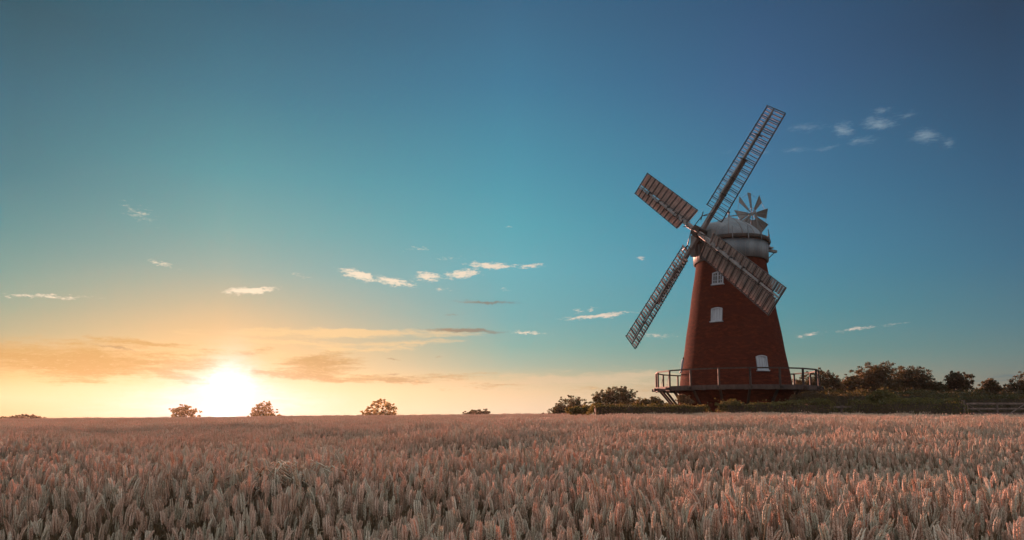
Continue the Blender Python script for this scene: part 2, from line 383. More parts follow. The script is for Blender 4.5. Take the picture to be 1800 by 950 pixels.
# ground: one sheet to the horizon, finer near the field
def ground():
    rs = np.concatenate([np.linspace(0, 20, 21), np.linspace(22, 110, 60), np.geomspace(120, 640, 26)])
    na = 200; vs = [(0, 0, 0.0)]; fs = []
    for r in rs[1:]:
        for k in range(na):
            a = 2*math.pi*k/na; x, y = r*math.sin(a), r*math.cos(a)
            vs.append((x, y, gzs(x, y)))
    for k in range(na): fs.append((0, 1+(k+1) % na, 1+k))
    for i in range(len(rs)-2):
        b0 = 1+i*na; b1 = b0+na
        for k in range(na): fs.append((b0+k, b0+(k+1) % na, b1+(k+1) % na, b1+k))
    mb = MB(); mb.add(vs, fs, 0, True); o = mb.build('ground', M['soil']); tag(o, kind='structure')
ground()

# ---------------------------------------------------------------- windmill
MX, MY = 16.45, 50.5; MZ = gzs(MX, MY) - .1
mill = empty('windmill', (MX, MY, MZ))
tag(mill, 'red brick tower windmill with white cap, four lattice sails and railed timber stage', 'windmill')
def mz(py, Y=MY): return at(1290, py, Y).z - MZ      # height above the mill's foot of a pixel row at depth Y
vd = Vector((MX, MY, 0)).normalized()               # away from the camera
rt = Vector((vd.y, -vd.x, 0))                        # to the right as the camera sees it
def ring(theta):                                     # theta from the side facing the camera, to the right
    return (-vd*math.cos(theta) + rt*math.sin(theta))
z_deck = mz(676, MY-5.6); z_curb = mz(462); z_skirt0 = mz(464); z_skirt1 = mz(434)
R0, RD, RT_ = 4.32, 3.98, 2.50
def tower_r(z): return RD + (RT_ - RD)*(z - z_deck)/(z_curb - z_deck) if z > z_deck else RD + (R0 - RD)*(z_deck - z)/z_deck
t = MB()
prof = [(tower_r(z), z) for z in np.linspace(-.6, z_deck, 6)] + [(tower_r(z), z) for z in np.linspace(z_deck + .4, z_curb + .3, 24)]
prof = [(r + .03*math.sin(z*2.1) * (0 if z < z_deck else .4), z) for r, z in prof]
t.lathe(prof, 96)
t.build('tower', M['brick'], mill)

def window_at(theta, zc, w, h, kind, label=None):
    """arched timber window let into the brick at angle theta, middle height zc"""
    r = tower_r(zc); slope = (tower_r(zc + .5) - tower_r(zc - .5))
    n = ring(theta); n3 = (n - Vector((0,0,1))*slope).normalized(); sx = Vector((n.y, -n.x, 0))*-1; up = n3.cross(sx); up = up if up.z > 0 else -up
    c = n*r + Vector((0,0,zc))
    def arch(hw, hh, rise, k=8):
        pts = [(-hw, -hh), (hw, -hh)]
        for i in range(k+1):
            q = 1 - 2*i/k; pts.append((hw*q, hh - rise*(q*q)))
        return pts
    fr = MB()
    def slab(mb, outer, inner, d0, d1, mi=0):
        n_ = len(outer)
        V = [c + sx*a + up*b + n3*d for d in (d0, d1) for a, b in outer] + [c + sx*a + up*b + n3*d for d in (d0, d1) for a, b in inner]
        fs = []
        for i in range(n_):
            j = (i+1) % n_
            fs += [(i, j, n_+j, n_+i), (2*n_+j, 2*n_+i, 3*n_+i, 3*n_+j), (n_+i, n_+j, 3*n_+j, 3*n_+i)]
        mb.add(V, fs, mi)
    o_ = arch(w/2, h/2, .09); i_ = arch(w/2 - .075, h/2 - .075, .07)
    slab(fr, o_, i_, -.25, .085)
    win = fr.build('window', M['window'], mill)
    if label: win['label'] = label
    pn = MB(); V = [c + sx*a + up*b + n3*.018 for a, b in i_]; pn.add(V, [tuple(range(len(V)))])
    if kind == 'glass':
        pn.build('pane', M['glass'], win)
        gb = MB()
        gb.frame(c + n3*.036, sx, up, n3, .05, h/2 - .06, .016)
        for q in (-1, 1):
            gb.frame(c + sx*q*(w/4) + n3*.036, sx, up, n3, .02, h/2 - .07, .012)
        for q in (-.17, .17):
            gb.frame(c + up*q + n3*.035, sx, up, n3, w/2 - .06, .016, .012)
        gb.build('glazing_bar', M['window'], win)
    else:
        pn.build('panel', M['window'], win)
        gb = MB()
        for q in (-.18, .02, .2): gb.frame(c + sx*q + n3*.019, sx, up, n3, .006, h/2 - .08, .004)
        gb.build('board_joint', M['fence'], win)
    sb = MB(); sb.frame(c - up*(h/2 + .04) + n3*.05, sx, n3, up, w/2 + .07, .09, .035); sb.build('sill', M['window'], win)
    ab = MB()                                             # brick arch over the head
    o2 = [(a*1.0, b + .0) for a, b in arch(w/2 + .03, h/2 + .17, .10)][2:]; i2 = [(a, b) for a, b in arch(w/2 + .01, h/2 + .012, .09)][2:]
    V = [c + sx*a + up*b + n3*.035 for a, b in o2] + [c + sx*a + up*b + n3*.035 for a, b in i2]; n_ = len(o2)
    V += [c + sx*a + up*b + n3*-.1 for a, b in o2]
    ab.add(V, [(i, i+1, n_+i+1, n_+i) for i in range(n_-1)] + [(i+1, i, 2*n_+i, 2*n_+i+1) for i in range(n_-1)]); ab.build('arch', M['brick'], win)
def theta_of(px, py):                                   # angle on the tower seen at that pixel
    best = None
    for i in range(-890, 891, 2):
        th = R(i/10); z = mz(py)
        for _ in range(3):
            p = ring(th)*tower_r(z); z = at(px, py, MY + p.y).z - MZ
        p = ring(th)*tower_r(z); X = MX + p.x; e = abs(at(px, py, MY + p.y).x - X)
        if best is None or e < best[0]: best = (e, th, z)
    return best[1], best[2]
th, zc = theta_of(1262, 489); window_at(th, zc, .80, .95, 'glass', 'white sash window with six dark panes')
th, zc = theta_of(1260, 553); window_at(th, zc, .80, 1.02, 'board', 'boarded white window half way up the tower')
th, zc = theta_of(1339, 638); window_at(th, zc, .80, 1.05, 'board', 'boarded white window just above the stage')
zc = mz(642); window_at(R(-84), zc, .80, .95, 'board', 'white window seen edge on at the flank of the tower')

# stage (gallery)
RS = 5.75
dk = MB()
NS = 18; th0 = R(-10)
def poly(r, z): return [ring(th0 + 2*math.pi*k/NS)*r + Vector((0,0,z)) for k in range(NS)]
A_, B_, C_, D_ = poly(RS, z_deck), poly(RS, z_deck - .07), poly(RD + .02, z_deck), poly(RD - .05, z_deck - .07)
V = A_ + B_ + C_ + D_
fs = []
for k in range(NS):
    j = (k+1) % NS
    fs += [(k, j, 2*NS+j, 2*NS+k), (NS+j, NS+k, 3*NS+k, 3*NS+j), (NS+k, NS+j, j, k)]
dk.add(V, fs)
stage = dk.build('stage', M['deck'], mill)
fb = MB()
for k in range(NS):
    a = ring(th0 + 2*math.pi*k/NS)*(RS - .02); b = ring(th0 + 2*math.pi*(k+1)/NS)*(RS - .02); zz = Vector((0,0,z_deck - .19))
    fb.bar(a + zz, b + zz, .07, .24)
fb.build('fascia', M['deck'], stage)
hr = MB(); zr = mz(646.5, MY - 5.65)
for k in range(NS):
    a = ring(th0 + 2*math.pi*k/NS)*(RS - .05); b = ring(th0 + 2*math.pi*(k+1)/NS)*(RS - .05)
    hr.bar(a + Vector((0,0,zr)), b + Vector((0,0,zr)), .10, .09)
hr.build('handrail', M['timber'], stage)
for k in range(NS):
    n = ring(th0 + 2*math.pi*k/NS); p = MB(); b = n*(RS - .05)
    p.bar(b + Vector((0,0,z_deck - .35)), b + Vector((0,0,zr - .048)), .12, .12, ch=.015)
    p.build('post', M['timber'], stage)
    j = MB(); j.bar(n*(RD - .2) + Vector((0,0,z_deck - .19)), n*(RS + .28) + Vector((0,0,z_deck - .19)), .16, .20); j.build('joist', M['timber'], stage)
    q = MB(); q.bar(n*(RS - .35) + Vector((0,0,z_deck - .30)), n*(tower_r(.9) - .05) + Vector((0,0,.95)), .14, .14); q.build('strut', M['timber'], stage)
    if k % 3 == 1:
        w_ = MB(); w_.tube([n*(RS + .24) + Vector((0,0,z_deck - .12)), n*(RS + .0) + Vector((0,0,zr - .25))], .018, 5); w_.build('brace', M['iron'], stage)

# cap
AL, TI, PH = R(62.0), R(11.5), R(52.3)
wh = Vector((-math.sin(AL), -math.cos(AL), 0)); u = Vector((math.cos(AL), -math.sin(AL), 0)); up = Vector((0,0,1))
w = wh*math.cos(TI) + up*math.sin(TI); v = w.cross(u); v = v if v.z > 0 else -v
hub = at(1231.0, 410.0, 48.85) - Vector((MX, MY, MZ))
sk = MB(); sk.lathe([(2.58, z_skirt0), (2.70, z_skirt0), (2.72, z_skirt1), (2.45, z_skirt1 + .02)], 96)
skirt = sk.build('cap_skirt', M['cap'], mill)
sm = MB()
for k in range(48):                                        # joints between the vertical boards
    n = ring(2*math.pi*k/48)
    sm.bar(n*2.703 + up*(z_skirt0 + .01), n*2.722 + up*(z_skirt1 - .01), .014, .012, up=n)
sm.build('board_joint', M['stock'], skirt)
gl_ = MB(); zg = z_skirt1 + .02                            # dark gallery ring between skirt and dome
gl_.lathe([(2.3, zg), (2.86, zg), (2.90, zg + .08), (2.86, zg + .30), (2.45, zg + .34), (2.3, zg + .34)], 72, 0)
gal = gl_.build('cap_ring', M['timber'], mill)
def dome_r(h): return max(0, 1 - h**1.75)**.88
dm = MB(); z0 = zg + .34; ztop = mz(382.5)
H_ = ztop - z0; nn = 64
rows = 14; V = []; fs = []
for i in range(rows):
    hh = math.sin(i/(rows-1)*math.pi/2); rr = dome_r(hh)
    for k in range(nn):
        b = 2*math.pi*k/nn; p = wh*(math.cos(b)*rr*2.62) + u*(math.sin(b)*rr*2.38)
        V.append(p + up*(z0 + hh*H_))
for i in range(rows-1):
    for k in range(nn): fs.append((i*nn+k, i*nn+(k+1) % nn, (i+1)*nn+(k+1) % nn, (i+1)*nn+k))
dm.add(V, fs, 0, True)
dome = dm.build('cap_dome', M['cap'], mill)
rb = MB()
for k in range(16):                                        # battens over the sheet joints
    b = 2*math.pi*k/16; pts = []
    for i in range(0, rows):
        hh = math.sin(i/(rows-1)*math.pi/2); rr = dome_r(hh)
        pts.append(wh*(math.cos(b)*rr*2.63) + u*(math.sin(b)*rr*2.39) + up*(z0 + hh*H_ + .004))
    rb.tube(pts, .016, 4)
rb.build('batten', M['fence'], dome)
fn = MB(); fx = at(1281.5, 382, 50.4) - Vector((MX, MY, MZ)); fx = Vector((fx.x, fx.y, ztop))
fn.lathe([(.10, -.1), (.09, .10), (.05, .16), (.05, .26), (.10, .32), (.11, .38), (.07, .45), (.001, .47)], 12, ctr=fx)
fn.build('finial', M['cap'], dome)
# storm hatch: rounded hood over the windshaft at the front, and the boarded breast below it
hd = MB(); V = []; fs = []; k_ = 16
for i, (dist, rad, zz) in enumerate([(1.2, 1.25, .05), (2.25, 1.08, -.02), (2.62, .92, -.12), (2.72, .6, -.25)]):
    for k in range(k_+1):
        a = math.pi*k/k_
        V.append(wh*dist + u*math.cos(a)*rad + up*(z0 + .12 + zz + math.sin(a)*rad*.98))
for i in range(3):
    for k in range(k_): b = i*(k_+1)+k; fs.append((b, b+1, b+k_+2, b+k_+1))
fs.append(tuple(3*(k_+1)+k for k in range(k_+1)))
hd.add(V, fs, 0, True); hd.build('storm_hatch', M['cap'], mill)
bs = MB()
for s_ in (-1, 1):
    bs.frame(wh*2.62 + u*s_*.86 + up*(z0 - .42), u, wh, up, .26, .32, .80, taper=.86)
bs.frame(wh*2.55 + up*(z0 + .02), u, wh, up, .62, .26, .34)
breast = bs.build('cap_breast', M['white'], mill)
dr = MB(); dr.frame(wh*2.70 + up*(z_skirt0 + .72), u, wh, up, .33, .05, .62); dr.build('hatch_opening', M['iron'], breast)  # solid dark slab stands in for the shade inside the opening
ws = MB(); ws.tube([wh*1.0 + up*(hub.z - (hub.dot(wh) - 1.0)*math.tan(TI)), hub - w*.35, hub + w*.25], [.30, .30, .26], 16)
ws.build('windshaft', M['iron'], mill)

# sails
def sail(ang, L, zoff):
    d = u*math.cos(ang) + v*math.sin(ang)
    ca = u*math.cos(ang - math.pi/2) + v*math.sin(ang - math.pi/2)      # clockwise (driving) side
    o = hub + w*zoff
    def pt(s, c, q=0.0):                                                 # weathered plane: twisted more near the hub
        tw = R(15 - 12*s); return o + d*(L*s) + (ca*math.cos(tw) - w*math.sin(tw))*c + (w*math.cos(tw) + ca*math.sin(tw))*q
    st_ = MB()
    st_.bar(o, o + d*L*.62, .34, .30, up=w, taper=.78, ch=.03)
    st_.bar(o + d*L*.30 + w*.20, o + d*L*1.0 + w*.12, .19, .16, up=w, taper=.62, ch=.02)
    root = st_.build('sail', M['stock'], mill)
    for s in (.33, .46, .61, .80):
        cl = MB(); cl.frame(o + d*L*s + w*.07, d, ca, w, .035, .17, .22); cl.build('clamp', M['iron'], root)
    fr = MB(); wd, nw = 1.22, .74
    s_w, s_n = .155, .205
    for c, s0 in ((wd, s_w), (-nw, s_n)):                                # edge rails
        N = 8
        for i in range(N):
            a = s0 + (1.0 - s0)*i/N; b = s0 + (1.0 - s0)*(i+1)/N
            fr.bar(pt(a, c, .11), pt(b, c, .11), .05, .07, up=w)
    NB = 11
    for i in range(NB+1):                                                # sail bars
        s = s_w + (1.0 - s_w)*i/NB
        fr.bar(pt(s, 0, .16), pt(s, wd + .03, .16), .06, .08, up=w)
        s = s_n + (1.0 - s_n)*i/NB
        fr.bar(pt(s, -nw - .03, .16), pt(s, 0, .16), .055, .08, up=w)
    fr.build('sail_frame', M['sailbar'], root)
    sh = MB()
    for c0, c1, s0 in ((.13, wd - .045, s_w), (-nw + .045, -.13, s_n)):
        n_ = NB*3
        for i in range(n_):
            if i % 3 == 0 and i: pass
            s = s0 + (1.0 - s0)*(i + .5)/n_
            wdt = L*(1.0 - s0)/n_
            a, b = pt(s, c0, .05), pt(s, c1, .05)
            tilt = R(83)                                                 # shutters standing open
            ax = (b - a).normalized(); nrm = (d*math.cos(tilt) + w*math.sin(tilt)).normalized()
            sh.frame((a + b)/2, ax, nrm, ax.cross(nrm), (b-a).length/2, wdt*.42, .017, 0); sh.m[-4:] = [1]*4
    sh.build('shutters', [M['canvas'], M['sailbar']], root)
    up_ = MB(); up_.bar(pt(.10, .22, .30), pt(.97, .16, .16), .035, .035, up=w); up_.build('striking_rod', M['iron'], root)
    return root
M['sailbar'] = paint_mat('sail_bar_timber', (.030,.028,.030), (.060,.054,.054), 2.0)
for k in range(4):
    sail(PH + k*math.pi/2, (9.55, 9.80, 9.95, 10.45)[k], 0.0 if k % 2 == 0 else .30)
bx = MB(); bx.frame(hub + w*.12, u*math.cos(PH) + v*math.sin(PH), -u*math.sin(PH) + v*math.cos(PH), w, .36, .36, .42, ch=.06)
bx.build('poll_end', M['timber'], mill)
sp = MB(); hc = hub + w*.85
sp.tube([hub + w*.4, hc], .05, 8)
for k in range(4):
    a = PH + k*math.pi/2 + R(8); d = u*math.cos(a) + v*math.sin(a); d2 = u*math.cos(a + R(16)) + v*math.sin(a + R(16))
    e = hub + d*1.15 + w*.55
    sp.tube([hc, e], .035, 6); sp.tube([e, hub + d*1.35 + w*.15], .03, 6); sp.tube([e, hub + (u*math.cos(a - R(20)) + v*math.sin(a - R(20)))*1.75 + w*.30], .028, 6)
    sp.bar(e - d2*.32, e + d2*.32, .05, .05, up=w)
sp.build('striking_spider', M['iron'], mill)

# fantail at the back of the cap
fc = at(1322, 376.5, MY + 2.4*math.cos(AL)) - Vector((MX, MY, MZ))
fa = u.copy(); f1 = -wh; f2 = up                                        # the fan's plane holds the cap's long axis and the vertical
hb = MB(); hb.tube([fc - fa*.35, fc + fa*.35], .09, 10)
for rr in (.34, .50):
    hb.tube([fc + (f1*math.cos(2*math.pi*i/24) + f2*math.sin(2*math.pi*i/24))*rr for i in range(25)], .022, 5, cap=False)
for k in range(8):
    a = 2*math.pi*k/8 + R(8); dd = f1*math.cos(a) + f2*math.sin(a); hb.tube([fc + dd*.08, fc + dd*1.60], .03, 5)
    a2 = a + 2*math.pi/8; hb.tube([fc + dd*1.62 + fa*.0, fc + (f1*math.cos(a2) + f2*math.sin(a2))*1.62], .012, 4)
fan = hb.build('fantail', M['cap'], mill)
for k in range(8):
    a = 2*math.pi*k/8 + R(8); dd = f1*math.cos(a) + f2*math.sin(a); tt = -f1*math.sin(a) + f2*math.cos(a)
    tw = R(24); tt = tt*math.cos(tw) + fa*math.sin(tw)
    nb = dd.cross(tt)
    V = []
    for q in (-.012, .012):
        V += [fc + dd*.50 - tt*.16 + nb*q, fc + dd*.50 + tt*.16 + nb*q, fc + dd*1.64 + tt*.44 + nb*q, fc + dd*1.70 - tt*.38 + nb*q]
    b_ = MB(); b_.add(V, [(0,3,2,1),(4,5,6,7),(0,1,5,4),(1,2,6,5),(2,3,7,6),(3,0,4,7)]); b_.build('blade', M['white'], fan)
sup = MB()
for s_ in (-1, 1):
    foot = -wh*2.75 + u*s_*.5 + up*(zg + .2); sup.bar(foot, fc + fa*s_*.34 - up*.05, .13, .13)
    sup.bar(-wh*.9 + u*s_*.34 + up*(ztop - .32), fc + fa*s_*.34 + up*.10, .09, .12)
    sup.bar(foot - wh*.6, fc + fa*s_*.34 - up*.5, .10, .10)
sup.bar(fx + Vector((0,0,.05)), fc + up*.05, .07, .07)
sup.build('fantail_support', M['white'], mill)
pf = MB()
pf.frame(-wh*3.05 + up*(zg + .10), u, wh, up, .95, .55, .05)
for s_ in (-1, 1): pf.bar(-wh*2.2 + u*s_*.7 + up*(zg - .04), -wh*4.15 + u*s_*.7 + up*(zg - .10), .20, .20)
plat = pf.build('fantail_platform', M['white'], mill)
rl = MB(); pts = []
for i in range(8):
    q = i/7; b = R(-72 + 144*q); pts.append(-wh*(2.35 + 1.15*math.cos(b)) + u*math.sin(b)*1.35)
for p in pts:
    rl.tube([p + up*(zg + .05), p + up*(zg + 1.05)], .022, 5)
for hz in (.55, 1.05): rl.tube([p + up*(zg + hz) for p in pts], .022, 5)
for p, q in zip(pts, pts[1:]): rl.tube([p + up*(zg+.1), q + up*(zg+1.0)], .014, 4)
rl.build('platform_railing', M['iron'], plat)
for b in (-62, -40, -18, 4, 26, 48, 70):
    n = ring(R(b)); stn = MB(); stn.bar(n*2.93 + up*(zg - .12), n*2.86 + up*(zg + .85), .05, .05, up=n)
    stn.build('stanchion', M['cap'], gal)
for s_ in (-1, 1):
    bw = MB(); bw.tube([-wh*4.0 + u*s_*.7 + up*(zg - .15), -wh*2.75 + u*s_*.7 + up*(z_skirt0 + .2)], .035, 6)
    bw.build('platform_brace', M['iron'], plat)

# ---------------------------------------------------------------- trees, shrubs, hedges
def leaves(points, size, rng, jit=.45, up_bias=.3):
    """one bent leaf (two quads) at every point"""
    n = len(points); sz = size*(1 + jit*(rng.random(n)*2 - 1))
    d = rng.normal(size=(n, 3)); d[:, 2] += up_bias; d /= np.linalg.norm(d, axis=1)[:, None]
    e = rng.normal(size=(n, 3)); s = np.cross(d, e); s /= np.linalg.norm(s, axis=1)[:, None] + 1e-9
    nn = np.cross(d, s)
    D = d*sz[:, None]; Sx = s*(sz*.34)[:, None]; N = nn*(sz*.16)[:, None]
    V = np.stack([points - D*.5, points + Sx + N, points + D*.55, points - Sx + N], 1).reshape(-1, 3)
    i = np.arange(n)*4
    Fq = np.stack([i, i+1, i+2, i, i+2, i+3], 1).reshape(-1, 3)
    return V, Fq
def mesh_np(name, V, Fc, m, parent=None, loc=(0,0,0)):
    me = bpy.data.meshes.new(name); nv, nf = len(V), len(Fc); k = Fc.shape[1]
    me.vertices.add(nv); me.vertices.foreach_set('co', V.astype(np.float32).ravel())
    me.loops.add(nf*k); me.loops.foreach_set('vertex_index', Fc.astype(np.int32).ravel())
    me.polygons.add(nf); me.polygons.foreach_set('loop_start', np.arange(0, nf*k, k, dtype=np.int32)); me.polygons.foreach_set('loop_total', np.full(nf, k, dtype=np.int32))
    me.materials.append(m); me.update(calc_edges=True); me.validate()
    o = bpy.data.objects.new(name, me); COL.objects.link(o); o.location = loc
    if parent: o.parent = parent
    return o
def crown_points(lobes, n_cl, per, cl_r, rng, gap=.0):
    """leaf positions gathered in clumps that fill the lobes, thicker towards their outside"""
    lobes = np.array(lobes, float); vol = lobes[:, 3]*lobes[:, 4]*lobes[:, 5]
    li = rng.choice(len(lobes), n_cl, p=vol/vol.sum()); dr = rng.normal(size=(n_cl, 3)); dr /= np.linalg.norm(dr, axis=1)[:, None]
    rad = (.25 + .75*rng.random(n_cl)**.45)[:, None]
    c = lobes[li, :3] + dr*rad*lobes[li, 3:6]*(.86 + .26*rng.random((n_cl, 1)))
    spray = rng.random(n_cl) < .20                               # shoots that stand out of the outline
    c = np.where(spray[:, None], lobes[li, :3] + dr*lobes[li, 3:6]*(1.08 + .30*rng.random((n_cl, 1))), c)
    k = rng.normal(size=(n_cl, per, 3)); k /= np.linalg.norm(k, axis=2)[:, :, None]; k = k*(1.75*rng.random((n_cl, per, 1))**.5)*np.array([1, 1, .62]); rr = cl_r*(.55 + .9*rng.random(n_cl))*np.where(spray, .55, 1)
    return (c[:, None, :] + k*rr[:, None, None]*.6).reshape(-1, 3), c
def tree(name, label, cat, px, Y, lobes, leaf, m, n_cl, per, cl_r, seed, group=None, trunk=True, loc_z=None):
    """lobes: (pixel x, pixel y, pixel half width, pixel half height) in the photograph, built at depth Y"""
    rng = np.random.default_rng(seed); b = at(px, 700, Y); bz = gzs(b.x, Y); root = empty(name, (b.x, Y, bz)); tag(root, label, cat, group)
    mpp = (at(px + 50, 700, Y).x - at(px, 700, Y).x)/50
    L3 = []
    for (lx, ly, rx, ry) in lobes:
        c = at(lx, ly, Y); L3.append((c.x - b.x, rng.uniform(-.3, .3)*rx*mpp, c.z - bz, rx*mpp, rx*mpp*.9, ry*mpp))
    pts, cl = crown_points(L3, n_cl, per, cl_r, rng); pts = pts[pts[:, 2] > .02]
    V, Fc = leaves(pts, leaf, rng); mesh_np('crown', V, Fc, m, root)
    if trunk:
        t_ = MB(); top = max(l[2] for l in L3); r0 = max(.08, top*.035)
        t_.tube([(0,0,-.3), (.02,.01,top*.2), (-.03,.03,top*.42), (.02,0,top*.62)], [r0*1.25, r0, r0*.75, r0*.4], 8)
        rr_ = random.Random(seed)
        for q in cl[rng.choice(len(cl), min(26, len(cl)), replace=False)]:
            hz = min(rr_.uniform(.18, .55)*top, max(.1, q[2]*.8)); a = Vector((0, 0, hz)); e = Vector(q); mdl = a.lerp(e, .5) + Vector((0,0,.06*top))
            t_.tube([a, mdl, e], [r0*.38, r0*.24, r0*.10], 5)
        t_.build('trunk', M['bark'], root)
    return root
# far trees on the skyline
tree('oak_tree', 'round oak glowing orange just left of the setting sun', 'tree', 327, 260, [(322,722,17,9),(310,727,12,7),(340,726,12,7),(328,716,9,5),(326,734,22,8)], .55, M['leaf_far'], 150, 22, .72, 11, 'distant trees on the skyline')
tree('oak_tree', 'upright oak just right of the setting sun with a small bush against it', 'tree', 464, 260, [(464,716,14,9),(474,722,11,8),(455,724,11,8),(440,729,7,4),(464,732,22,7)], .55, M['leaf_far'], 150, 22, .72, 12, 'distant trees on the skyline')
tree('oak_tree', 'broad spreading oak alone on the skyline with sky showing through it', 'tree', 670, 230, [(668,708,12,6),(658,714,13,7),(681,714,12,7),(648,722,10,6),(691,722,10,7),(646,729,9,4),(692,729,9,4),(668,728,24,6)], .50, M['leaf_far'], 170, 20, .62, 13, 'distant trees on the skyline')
tree('shrub', 'low dark bush on the skyline midway between lone oak and windmill', 'bush', 838, 200, [(834,727,18,5),(850,725,9,5),(822,729,9,4)], .36, M['leaf_dark'], 120, 22, .5, 14, trunk=False)
tree('shrub', 'low reddish hedgerow mound at the left end of the skyline', 'bush', 40, 220, [(40,735,28,5),(12,738,20,4),(70,738,14,3)], .40, M['leaf_warm'], 160, 22, .6, 15, trunk=False)
# trees left of the mill
tree('field_maple', 'smaller round tree at the left end of the hedge', 'tree', 1000, 74, [(1003,707,20,9),(985,717,14,9),(1018,717,14,10),(973,724,9,6),(1000,722,26,9),(985,729,24,5),(1006,730,26,5)], .12, M['leaf_dark'], 360, 30, .27, 21, 'trees left of the windmill')
tree('field_maple', 'taller spreading tree rising between small tree and windmill stage', 'tree', 1083, 72, [(1085,692,24,11),(1058,700,16,9),(1108,700,15,12),(1045,707,9,7),(1080,708,30,12),(1120,711,9,8)], .12, M['leaf_dark'], 430, 30, .28, 22, 'trees left of the windmill')
tree('shrub', 'sunlit yellow green bush at the foot of the small left tree', 'bush', 1020, 46, [(1012,722,16,6),(1035,721,14,6),(1052,720,12,6)], .11, M['leaf_hedge'], 150, 26, .24, 23, trunk=False)
tree('shrub', 'low dark scrub between the spreading tree and the stage', 'bush', 1135, 58, [(1130,711,18,7),(1150,708,12,8),(1165,712,14,6)], .13, M['leaf_dark'], 150, 24, .3, 24, trunk=False)
tree('shrub', 'orange lit leafy bush against the foot of the brick tower', 'bush', 1203, 44.9, [(1201,703,10,9),(1210,708,9,7)], .10, M['leaf_warm'], 60, 24, .2, 25, trunk=False)
# trees right of the mill
tg = 'trees right of the windmill'
tree('hawthorn', 'ragged bush showing through the right end of the stage railing', 'bush', 1447, 60, [(1440,677,24,22),(1420,688,24,18),(1458,673,14,19),(1470,685,16,16),(1403,682,14,16)], .12, M['leaf_warm'], 560, 30, .30, 31)
tree('shrub', 'brownish bush against the stage at the right end of the mill hedge', 'bush', 1425, 44.6, [(1425,699,20,9),(1400,702,14,7),(1450,702,18,8)], .10, M['leaf_warm'], 190, 26, .24, 63, trunk=False)
tree('hawthorn', 'thin scrubby bush left of the tallest dark tree', 'bush', 1492, 62, [(1490,680,12,17),(1502,676,13,19),(1484,690,14,13)], .12, M['leaf_warm'], 200, 30, .28, 32)
tree('dark_tree', 'tallest dark tree right of the mill with ragged spiky top', 'tree', 1545, 66, [(1538,660,18,19),(1530,670,28,24),(1562,668,26,23),(1514,672,10,18),(1564,645,5,10),(1549,653,14,13),(1545,686,52,18),(1529,646,6,9)], .12, M['leaf_warm'], 1100, 30, .34, 33, tg)
tree('dark_tree', 'broad rounded dark tree right of the tallest one', 'tree', 1606, 67, [(1604,663,20,16),(1622,669,15,18),(1586,667,16,17),(1606,684,36,18),(1598,655,12,7)], .12, M['leaf_warm'], 760, 30, .34, 34, tg)
tree('hawthorn', 'low dark bush between broad rounded tree and slender tree', 'bush', 1655, 66, [(1652,688,16,13),(1668,690,14,11),(1640,690,10,12)], .12, M['leaf_dark'], 280, 30, .30, 35)
tree('dark_tree', 'slender two headed tree standing clear with sky under its branches', 'tree', 1690, 64, [(1679,668,13,13),(1702,666,7,9),(1690,680,15,12),(1706,678,5,5),(1685,692,13,8)], .12, M['leaf_warm'], 400, 30, .28, 36, tg)
tree('hawthorn', 'small pointed dark tree behind the field gate', 'tree', 1741, 66, [(1741,682,11,13),(1732,690,12,11),(1752,690,11,10),(1742,672,5,7)], .12, M['leaf_warm'], 300, 30, .28, 37, tg)
tree('hawthorn', 'wispy tree with bare arching twigs at the right edge', 'tree', 1785, 64, [(1790,684,16,12),(1775,688,14,11),(1800,672,12,14),(1783,670,4,5),(1768,680,3,10),(1806,690,18,12)], .12, M['leaf_warm'], 300, 30, .26, 38, tg)

def hedge(label, x0, x1, ytop0, ytop1, Y, depth, m, leaf, seed, rough=.10, dens=420, name='hedge', cat='hedge', group=None):
    rng = np.random.default_rng(seed); a = at(x0, ytop0, Y); b = at(x1, ytop1, Y); cx = (a.x + b.x)/2; bz = gzs(cx, Y)
    Lx = b.x - a.x; n = int(Lx*dens*2.2)
    X = rng.random(n); h0 = a.z + (b.z - a.z)*X - bz
    xx = a.x - cx + Lx*X
    bump = (vnoise(xx*1.1 + seed*7, xx*0 + 3, seed) - .5)*rough*2 + (vnoise(xx*3.3 + seed, xx*0 + 9, seed) - .5)*rough*1.3
    hh = h0 + bump
    sd_ = rng.random(n)
    # leaves mostly in the outer skin: top, front, back, some inside
    yv = np.where(sd_ < .40, -depth/2 + np.abs(rng.normal(0, .16, n)), np.where(sd_ < .55, depth/2 - np.abs(rng.normal(0, .16, n)), rng.uniform(-depth/2, depth/2, n)))
    zv = np.where(sd_ < .55, rng.random(n)**.8*hh, np.where(sd_ < .93, hh - np.abs(rng.normal(0, .11, n)), rng.random(n)*hh))
    yv += (vnoise(xx*1.6 + 20, zv*1.6 + seed, seed + 5) - .5)*.5
    ends = np.minimum(X, 1 - X)*Lx; zv *= np.clip(.55 + ends*1.1, 0, 1)
    spr = rng.random(n) < .015; zv = np.where(spr, hh + rng.random(n)*.32*rough*4, zv)
    zv = np.where(rng.random(n) < .12, rng.uniform(-.4, .25, n), zv)
    P = np.stack([xx, yv, zv], 1)
    V, Fc = leaves(P, leaf, rng); o = mesh_np(name, V, Fc, m, None, (cx, Y, bz)); tag(o, label, cat, group)
    core = MB(); N = 14; prev = None                            # woody heart so that no light leaks through
    for i in range(N):
        if i in (0, N-1): continue
        q0, q1 = i/N, (i+1)/N; hz = (min(a.z, b.z) - bz)*.90 + .5
        e = .25 if i in (0, N-1) else .0
        core.frame(((q0+q1)/2*Lx - Lx/2, 0, hz*(1-e)/2 - .5), (1,0,0), (0,1,0), (0,0,1), Lx/N/2*.98, depth*.30, hz*(1-e)/2)
    core.build('hedge_stems', M['bark'], o)
    return o
hg = 'clipped hedges between wheat and windmill'
hedge('dark trimmed hedge in front of the left half of the windmill', 1030, 1250, 712, 711, 42.4, 1.3, M['leaf_hedge'], .085, 51, .09, group=hg)
